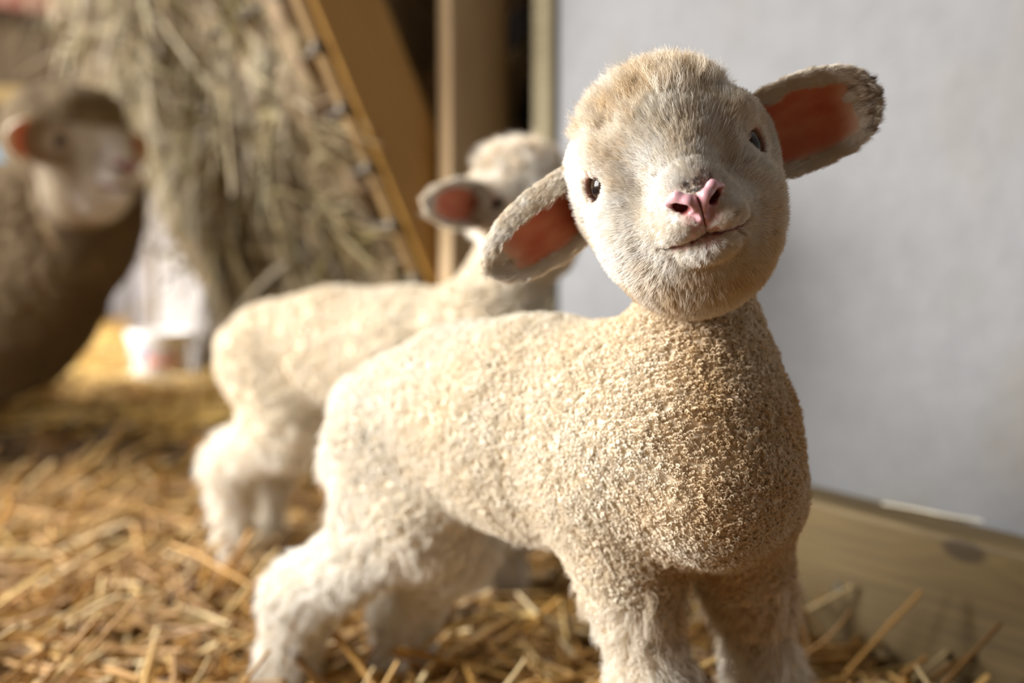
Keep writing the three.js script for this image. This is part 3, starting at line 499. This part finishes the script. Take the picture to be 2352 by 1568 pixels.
{ // the ewe at the left edge, its face turned to the lambs
  const origin = V(-1.05, 0, -1.85), S = 1.75, hmw = headMatrix(200, 325, 1.72, -2, 46, 0, S), inv = new THREE.Matrix4().makeTranslation(-origin.x, 0, -origin.z), hm = inv.clone().multiply(hmw), toHead = hm.clone().invert();
  const g = thing('ewe', 'grown ewe with dirty brown fleece and a white muzzle at the left edge', 'sheep', origin), hf = lambHeadField();
  const capA = ell(-2, 6, -28, 60, 44, 46), capB = ell(0, 33, 0, 40, 14, 18), field = (x, y, z) => smin(smin(hf(x, y, z), capA(x, y, z), 10), capB(x, y, z), 8);
  const DIRTY = [0.38, 0.29, 0.175], BROWN = [0.22, 0.15, 0.075], FACE = [0.52, 0.43, 0.31], MUZ = [0.90, 0.87, 0.85];
  const white = (x, y, z) => clamp(Math.max(smooth(10, 20, z + 0.1 * y) * smooth(44, 30, Math.abs(x)), smooth(17, 11, Math.hypot(Math.abs(x) - 40, y + 4, z - 6)) * 0.6) * smooth(22, 12, y));
  const head = meshField(field, [-66, -96, -78], [66, 76, 68], 3);
  paint(head, (x, y, z) => { let c = mix3(FACE, MUZ, white(x, y, z)); if (y > 18) c = DIRTY; if (z > 40 && y < -15 && y > -31) c = mix3(c, [0.40, 0.22, 0.23], smooth(3, 0.6, hf.pad(x, y, z))); if (z > 26 && Math.abs(x) < 27) c = mix3(c, [0.16, 0.06, 0.07], smooth(5.0, 1.5, Math.abs(y - hf.mouthY(x)))); if (z > 36 && y < -14) c = mix3(c, [0.2, 0.08, 0.08], smooth(1, 0, hf.hole(x, y, z))); return c; });
  const local = q => { const r = q.clone(); r.applyMatrix4(hm); return r; };
  const ears = [earGeometry({ seed: 41, base0: V(40, 0, -26), dir: V(1, -0.12, 0.2), side: V(0, 1, 0.1), L: 64, W: 22, cup: 0.7, roll: 0.3 }), earGeometry({ seed: 42, base0: V(-40, 0, -24), dir: V(-1, -0.05, 0.45), side: V(0, 1, 0), L: 66, W: 23, cup: 0.7, roll: 0.3, flip: true })];
  for (const e of ears) { const c = e.attributes.color; for (let i = 0; i < c.count; i++) if (e.userData.inside[3 * i] < 0) c.setXYZ(i, 0.55, 0.46, 0.34); }
  const bones = [
    [at(190, 440, 1.80), 0.095, at(140, 520, 1.84), 0.12], [at(140, 520, 1.84), 0.12, at(20, 650, 1.90), 0.155], [at(20, 650, 1.90), 0.155, at(-30, 730, 1.92), 0.155], [at(-30, 690, 1.92), 0.16, rf(1.04, 0.36, 1.05), 0.18], [rf(1.04, 0.36, 1.05), 0.18, rf(1.05, 0.36, 1.42), 0.17],
    ...[[0.96, 0.86], [1.12, 0.86], [0.96, 1.42], [1.13, 1.42]].flatMap(([a, b]) => { const p = rf(a, 0.3, b); return [[p, 0.075, V(p.x, 0.2, p.z), 0.04], [V(p.x, 0.2, p.z), 0.035, V(p.x, 0.09, p.z), 0.026]]; }),
  ];
  const bf = bones.map(b => bone(b[0].clone().sub(origin), b[1], b[2].clone().sub(origin), b[3])), fld = (x, y, z) => { let d = 1; for (const f of bf) d = smin(d, f(x, y, z), 0.06); return d + 0.006 * N3(x * 18, y * 18, z * 18); };
  const body = paint(meshField(fld, [-1.05, 0.05, -0.45], [0.75, 0.78, 0.7], 0.018), () => mix3(DIRTY, BROWN, 0.5));
  part('body', mergeGeometries([body, local(head), ...ears.map(local)]), M.skin, g);
  for (const s of [1, -1]) { const e = eyeGeometry(); e.applyMatrix4(new THREE.Matrix4().makeRotationY(s * 1.08)).translate(s > 0 ? 36.4 : -37.6, s > 0 ? -4 : -1, s > 0 ? 8.6 : 5.2); e.applyMatrix4(hm); part('eye', e, M.eye, g).userData.label = 'dark eye'; }
  for (const b of bones.slice(6).filter((_, i) => i % 2 === 0)) { const h = part('hoof', new THREE.CylinderGeometry(0.024, 0.032, 0.05, 14), M.hoof, g); h.position.set(b[2].x - origin.x, 0.087, b[2].z - origin.z); }
  { const t = part('ear_tag', new RoundedBoxGeometry(0.028, 0.03, 0.003, 2, 0.0012), new THREE.MeshStandardMaterial({ color: 0xa9cdea, roughness: 0.25 }), g); t.position.copy(at(-2, 352, 1.70)).sub(origin); t.rotation.y = 0.3; t.userData.label = 'pale blue ear tag'; }
  if (!false) {
    const q = V(), hm3 = new THREE.Matrix3().setFromMatrix4(hmw);
    growCoat('head_hair', g, local(head), 9000, 911, HAIR, (P, Nn, R) => {
      q.copy(P).applyMatrix4(toHead); const { x, y, z } = q; if (Math.hypot(Math.abs(x) - 41, y + 1, z - 7) < 9) return null; const wool = y > 17 || z < -18;
      if (z > 26 && Math.abs(x) < 24 && y < -12 && (hf.pad(x, y, z) < 2 || hf.hole(x, y, z) < 2 || Math.abs(y - hf.mouthY(x)) < 3.5)) return null;
      const w = white(x, y, z); let c = mix3(mix3(FACE, DIRTY, R()), MUZ, w); if (wool) c = mix3(DIRTY, BROWN, clamp(0.4 + fbm(x * 0.04, y * 0.04, z * 0.04, 3)));
      return wool ? { comb: V(0, -1, 0), len: 1.6, wide: 1.9, color: c, kind: 'curl', jitter: 6 } : { comb: V(x, y + 26, -30).normalize().applyMatrix3(hm3).normalize(), len: 1.3, wide: 2, color: c, kind: 'face', lay: 0.6 };
    });
    growCoat('fleece', g, body, 16000, 912, HAIR, (P, Nn, R) => { q.copy(P).applyMatrix4(toHead); if (field(q.x, q.y, q.z) < -3) return null; return { comb: V(0, -1, 0), len: 2.4, wide: 2.6, color: mix3(DIRTY, BROWN, clamp(0.5 + 1.1 * fbm(P.x * 6, P.y * 6, P.z * 6, 3))), kind: R() < 0.5 ? 'fleece' : 'curl', jitter: 6 }; });
  }
}


// ---------------------------------------------------------------- hay rack on the wall
const LEAN = Math.atan(0.468), faceB = y => 0.054 + 0.468 * (y - 0.22);
const inBarn = g => { g.position.set(OX, 0, OZ); g.rotation.y = TURN; return g; };
function sloped(name, a, wa, w, y0, y1, db, mat, parent, off) {           // a board leaning with the rack's face, db in from it
  const L = (y1 - y0) / Math.cos(LEAN), m = part(name, bevelBox(wa, L, w, 0.004, 1, off), mat, parent), ym = (y0 + y1) / 2;
  m.position.set(a, ym, -(faceB(ym) - db)); m.rotation.x = -LEAN; return m;
}
{
  const rack = inBarn(thing('hay_rack', 'pine hay rack with leaning end boards and metal rods, filled with hay', 'hay rack'));
  part('post', bevelBox(0.036, 2.68, 0.1, 0.004, 1, 4), M.pinePost, rack).position.set(0.135, 1.345, -0.057);
  sloped('end_board', 0.178, 0.038, 0.105, 0.33, 1.9, 0.058, M.pine, rack, 1);
  sloped('end_board', 1.315, 0.04, 0.10, 0.22, 1.9, 0.05, M.greyWood, rack, 2);
  sloped('edge_rail', 0.183, 0.026, 0.016, 0.24, 1.9, -0.006, M.rackRail, rack, 5);
  part('bottom_rail', bevelBox(1.13, 0.05, 0.04, 0.004, 0, 7), M.rackRail, rack).position.set(0.76, 0.195, -0.05);
  const rod = new THREE.CylinderGeometry(0.0055, 0.0055, 1.13, 8).rotateZ(Math.PI / 2), knob = new THREE.SphereGeometry(0.011, 12, 8);
  for (let k = 0; k < 15; k++) { const y = 0.275 + 0.081 * k; const r = part('rod', rod, M.metal, rack); r.position.set(0.745, y, -(faceB(y) + 0.004)); const b = part('bolt', knob, M.metal, rack); b.position.set(0.178, y, -(faceB(y) + 0.014)); }

  const hay = inBarn(thing('hay', 'loose dry hay packed into the rack, poking out between the rods', 'hay')); hay.userData.kind = 'stuff';
  const fld = (a, y, z) => { const b = -z; const d = Math.max(0.262 - a, a - 1.30, 0.205 - y, y - 1.5, -0.13 - b, b - faceB(y)); return d + 0.085 * fbm(a * 6, y * 6, b * 6, 3) - 0.010; };
  const mass = meshField(fld, [0.15, 0.12, -0.75], [1.4, 1.56, 0.25], 0.022);
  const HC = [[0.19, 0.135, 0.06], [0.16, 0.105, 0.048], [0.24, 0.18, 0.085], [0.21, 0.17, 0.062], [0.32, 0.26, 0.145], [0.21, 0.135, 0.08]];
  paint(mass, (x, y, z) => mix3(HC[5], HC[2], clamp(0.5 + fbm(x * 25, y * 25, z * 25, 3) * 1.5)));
  part('hay_mass', mass, M.skin, hay).userData.kind = 'stuff';
  const R0 = mulberry(77), variants = [];
  for (let v = 0; v < 7; v++) { const list = [], n = 5; for (let i = 0; i < n; i++) { const L = 0.08 + 0.16 * R0(), pts = [], r = [], cu = (R0() - 0.5) * 2.4, cv = (R0() - 0.7) * 1.6, x0 = (R0() - 0.5) * 0.06, z0 = (R0() - 0.5) * 0.05, rr = (v < 3 ? 0.0040 : 0.0016) * (0.6 + 0.8 * R0()), tilt = (R0() - 0.5) * 1.4; let x = x0, y = 0, z = z0, h = tilt, e = R0() * 0.7 - 0.1; for (let k = 0; k <= 6; k++) { pts.push(V(x, y, z)); r.push(rr * (1 - 0.1 * k)); x += Math.cos(h) * Math.cos(e) * L / 6; z += Math.sin(h) * L / 6; y += Math.sin(e) * L / 6; h += cu / 6; e += cv / 6; } list.push({ pts, r, tone: HC[Math.floor(R0() * 6)], flat: v < 3 ? 0.25 : 0.7 }); } variants.push(strandGeo(list, 4)); }
  if (!false) growCoat('hay_stalks', hay, mass, 7000, 55, { a: variants }, (P, Nn, R) => Nn.z > 0.75 || P.x < 0.265 || (P.x < 0.36 && R() < 0.35) || P.z > 0.12 || (P.x > 1.24 && R() < 0.85) || P.y < 0.26 ? null : { comb: V(-0.25 - 1.2 * smooth(1.0, 1.2, P.x), -0.9, 0).addScaledVector(V(1, 0, 0), (R() - 0.5) * 1.2), len: (0.9 + 0.4 * R()) * (P.x < 0.36 ? 0.38 : P.x < 0.5 || P.x > 1.15 ? 0.55 : 1), wide: 1, lay: 1.0, color: (t => [t, t, t])(0.75 + 0.5 * R()), kind: 'a', jitter: 2.6 }, M.straw);
}
// ---------------------------------------------------------------- loose straw bedding
const SC = [[0.56, 0.33, 0.085], [0.48, 0.26, 0.06], [0.60, 0.40, 0.13], [0.36, 0.19, 0.05], [0.70, 0.53, 0.27], [0.52, 0.28, 0.07], [0.26, 0.135, 0.035]];
function stalk(seed, L, r, bend, kink, flat = 0.55) {
  const R = mulberry(seed), pts = [], rr = []; let x = -L / 2, y = 0, z = 0, h = 0, e = 0; const n = 8, kk = 2 + Math.floor(R() * 5);
  for (let k = 0; k <= n; k++) { pts.push(V(x, y, z)); rr.push(r * (1 + (k === kk ? 0.18 : 0) - 0.15 * k / n)); if (k === kk) { h += kink * (R() - 0.5); e += kink * 0.5 * (R() - 0.5); } x += Math.cos(h) * Math.cos(e) * L / n; z += Math.sin(h) * L / n; y += Math.sin(e) * L / n; h += bend * (R() - 0.5); e += bend * 0.6 * (R() - 0.5); }
  return { pts, r: rr, flat };
}
const strawGeos = [[0.15, 0.0032, 0.10, 0.2], [0.11, 0.0036, 0.15, 0.9], [0.19, 0.0029, 0.12, 0.5], [0.08, 0.0034, 0.1, 0.3], [0.13, 0.0022, 0.35, 0.6], [0.10, 0.0046, 0.12, 0.4, 0.22]].map((p, i) => strandGeo([stalk(900 + i, ...p)], 6));
{
  const bed = thing('straw_bedding', 'golden loose straw strewn over the barn floor', 'straw'); bed.userData.kind = 'stuff';
  const R = mulberry(2024), lists = strawGeos.map(() => []), e = new THREE.Euler(), qn = new THREE.Quaternion(), s = V();
  const strew = (n, d0, d1, pw) => {
    for (let i = 0; i < n; i++) {
      const d = lerp(d0, d1, Math.pow(R(), pw)), lim = 0.56 * d + 0.22, x = -lim + 2 * lim * R(), z = -d;
      const b = BX * (x - OX) + BZ * (z - OZ), a = AX * (x - OX) + AZ * (z - OZ); if ((a < 0.02 && b < 0.085) || b < -0.1 || a > 3.75 || Math.hypot(x + 0.8987, z + 2.55) < 0.12) continue;
      const clumpy = fbm(x * 7, z * 7, 6.1, 3), layer = R() * R() * 0.035 * (1 + clumpy), up = R() < 0.10 ? (0.3 + 0.6 * R()) : (R() - 0.5) * 0.34;
      const yaw = R() < 0.6 ? 2.2 * fbm(x * 2.2, z * 2.2, 9.9, 2) + (R() - 0.5) * 1.0 : R() * 6.28;
      e.set((R() - 0.5) * 0.8, yaw, up, 'YXZ'); qn.setFromEuler(e); const k = Math.floor(R() * lists.length), sc_ = 0.6 + 0.7 * R(); s.set(sc_, 0.9 + 0.35 * R(), 0.9 + 0.35 * R());
      const y = groundY(x, z) + 0.004 + layer + (up > 0.3 ? 0.02 : 0); const ci = SC[Math.floor(Math.pow(R(), 1 - 0.5 * clumpy) * SC.length) % SC.length], t = 0.74 + 0.42 * R(), inBand = R() < darkBand(x, z), golden = bank(x, z) > 0.05;
      lists[k].push([new THREE.Matrix4().compose(V(x, y, z), qn, s), inBand ? [0.085 * t, 0.048 * t, 0.017 * t] : (golden && R() < 0.7 ? [0.64, 0.42, 0.11] : ci).map(c => c * t)]);
    }
  };
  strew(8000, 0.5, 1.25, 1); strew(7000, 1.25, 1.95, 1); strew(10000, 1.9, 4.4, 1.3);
  const c = new THREE.Color();
  if (!false) lists.forEach((l, k) => { const im = new THREE.InstancedMesh(strawGeos[k], M.straw, l.length); im.name = 'straw_stalks'; im.userData.kind = 'stuff'; im.castShadow = im.receiveShadow = true; l.forEach(([m, q], i) => { im.setMatrixAt(i, m); im.setColorAt(i, c.setRGB(...q)); }); bed.add(im); });
}
// single stalks that stand out
function singleStalk(label, p, q, r, rgb, sag = 0) {
  const pts = [], rr = []; for (let k = 0; k <= 10; k++) { const t = k / 10, v = p.clone().lerp(q, t); v.y -= sag * 4 * t * (1 - t); v.x += 0.002 * Math.sin(t * 7); pts.push(v.sub(p)); rr.push(r * (1 - 0.2 * t + (k === 5 ? 0.12 : 0))); }
  const m = part('straw_stalk', strandGeo([{ pts, r: rr, tone: rgb, flat: 0.5 }], 8), M.straw, scene); m.position.copy(p); tag(m, label, 'straw', 'single straw stalks');
}
singleStalk('pale straw stalk lying along the ledge of the timber sill', V(0.359, 0.156, -0.946), V(0.428, 0.156, -0.880), 0.0026, [0.80, 0.72, 0.55]);
singleStalk('curved golden stalk standing upright in the straw at the left', at(262, 1290, 0.98), at(285, 1440, 0.95), 0.003, [0.66, 0.44, 0.17], 0.0);
singleStalk('orange stalk slanting down towards the front lamb\'s hind leg', at(395, 1252, 1.06), at(575, 1345, 0.99), 0.003, [0.66, 0.36, 0.08], -0.004);
singleStalk('pale stalk lying level in the straw left of the front lamb\'s hind hoof', at(240, 1478, 0.97), at(520, 1440, 1.0), 0.003, [0.74, 0.58, 0.33], 0.0);
singleStalk('thin stalk crossing in front of the rear lamb\'s foreleg', at(990, 1395, 0.96), at(1250, 1362, 0.98), 0.0026, [0.68, 0.42, 0.16], -0.005);
singleStalk('long stalk running up to the right below the front lamb\'s belly', at(980, 1600, 0.85), at(1260, 1390, 0.98), 0.0028, [0.55, 0.32, 0.09], 0.0);

// ---------------------------------------------------------------- far end of the barn
{
  const beam = inBarn(thing('wall_beam', 'reddish horizontal timber beam across the far plank wall', 'beam'));
  part('beam', bevelBox(3.4, 0.09, 0.09, 0.006, 2, 1).rotateY(Math.PI / 2), M.redBeam, beam).position.set(3.78, 1.49, -1.5);
  const rail = inBarn(thing('wall_rail', 'lower brown rail across the far plank wall behind the ewe', 'rail'));
  part('rail', bevelBox(3.4, 0.085, 0.07, 0.006, 2, 6).rotateY(Math.PI / 2), M.sill, rail).position.set(3.79, 1.07, -1.5);
  const pen = inBarn(thing('pen_hurdle', 'low hurdle of mixed horizontal boards at the far end of the barn', 'hurdle'));
  const bl = new THREE.MeshStandardMaterial({ color: 0xaeb7ba, roughness: 0.7 });
  [[0.33, 0.06, M.plank], [0.265, 0.055, M.sill], [0.195, 0.075, bl], [0.12, 0.06, M.greyWood], [0.055, 0.05, M.plank]].forEach(([y, h, m], i) => part('board', bevelBox(0.025, h, 2.4, 0.003, 2, i * 3), m, pen).position.set(3.2 + 0.01 * i, y + 0.06, -1.25));
  for (const b of [0.15, 1.2, 2.35]) part('upright', bevelBox(0.04, 0.46, 0.05, 0.004, 1, b), M.greyWood, pen).position.set(3.26, 0.25, -b);
  const sheet = inBarn(thing('whitewashed_sheet', 'white painted panel leaning low against the wall past the hay rack', 'panel'));
  const sh = part('panel', bevelBox(0.48, 0.37, 0.03, 0.005, 0, 1), M.whitePanel, sheet); sh.position.set(1.68, 0.22, -0.055); sh.rotation.x = 0.05;
  part('batten', bevelBox(0.035, 0.37, 0.02, 0.004, 1, 2), M.greyWood, sheet).position.set(1.95, 0.22, -0.075);
  const stake = tag(part('white_stake', bevelBox(0.05, 0.16, 0.04, 0.005, 1, 3), M.whitePanel, scene), 'short white stake behind the white tub', 'stake'); stake.position.copy(at(378, 745, 3.4)); stake.position.y = 0.06 + 0.08;
  const strut = tag(part('dark_strut', new THREE.BoxGeometry(0.05, 0.24, 0.035), M.darkBeam, scene), 'black slanting strut above the end of the plastered wall', 'beam');
  { const p = at(1165, 85, 1.60), q = at(1300, -40, 1.55); const dir = q.clone().sub(p); strut.geometry = metricUV(new RoundedBoxGeometry(0.04, dir.length() + 0.05, 0.034, 2, 0.004), 1); strut.position.copy(p.clone().add(q).multiplyScalar(0.5)); strut.quaternion.setFromUnitVectors(V(0, 1, 0), dir.normalize()); }
}
{ // white tub
  const p = at(370, 878, 2.55); p.y = 0.078; const tub = thing('tub', 'white plastic tub with a wide rim standing on the straw', 'tub', p);
  const prof = [[0, 0.002], [0.062, 0.002], [0.066, 0.006], [0.0735, 0.088], [0.078, 0.089], [0.0795, 0.094], [0.0805, 0.114], [0.078, 0.118], [0.0755, 0.116], [0.073, 0.09], [0.063, 0.012], [0, 0.010]].map(([x, y]) => new THREE.Vector2(x, y));
  part('bucket', new THREE.LatheGeometry(prof, 48), M.white, tub);
  const lt = dataTexture(256, 64, (u, v) => { const a = fbm(u * 9, v * 3, 4.4, 2), b = fbm(u * 6 + 7, v * 2, 1.4, 2); return a > 0.12 && v > 0.45 ? [0.42, 0.50, 0.66] : b > 0.0 && v < 0.6 ? [0.86, 0.55, 0.47] : [0.86, 0.83, 0.82]; });
  const lb = part('label', new THREE.CylinderGeometry(0.0728, 0.0687, 0.052, 40, 1, true, -1.0, 2.0), new THREE.MeshStandardMaterial({ map: lt, roughness: 0.5, side: THREE.DoubleSide }), tub); lb.position.y = 0.053; lb.userData.label = 'printed paper label';
  const hd = part('handle', new THREE.TorusGeometry(0.081, 0.0022, 8, 40, Math.PI), M.metal, tub); hd.position.y = 0.1; hd.rotation.set(-1.9, 0, 0); hd.userData.label = 'thin wire handle';
}

renderer.render(scene, camera);
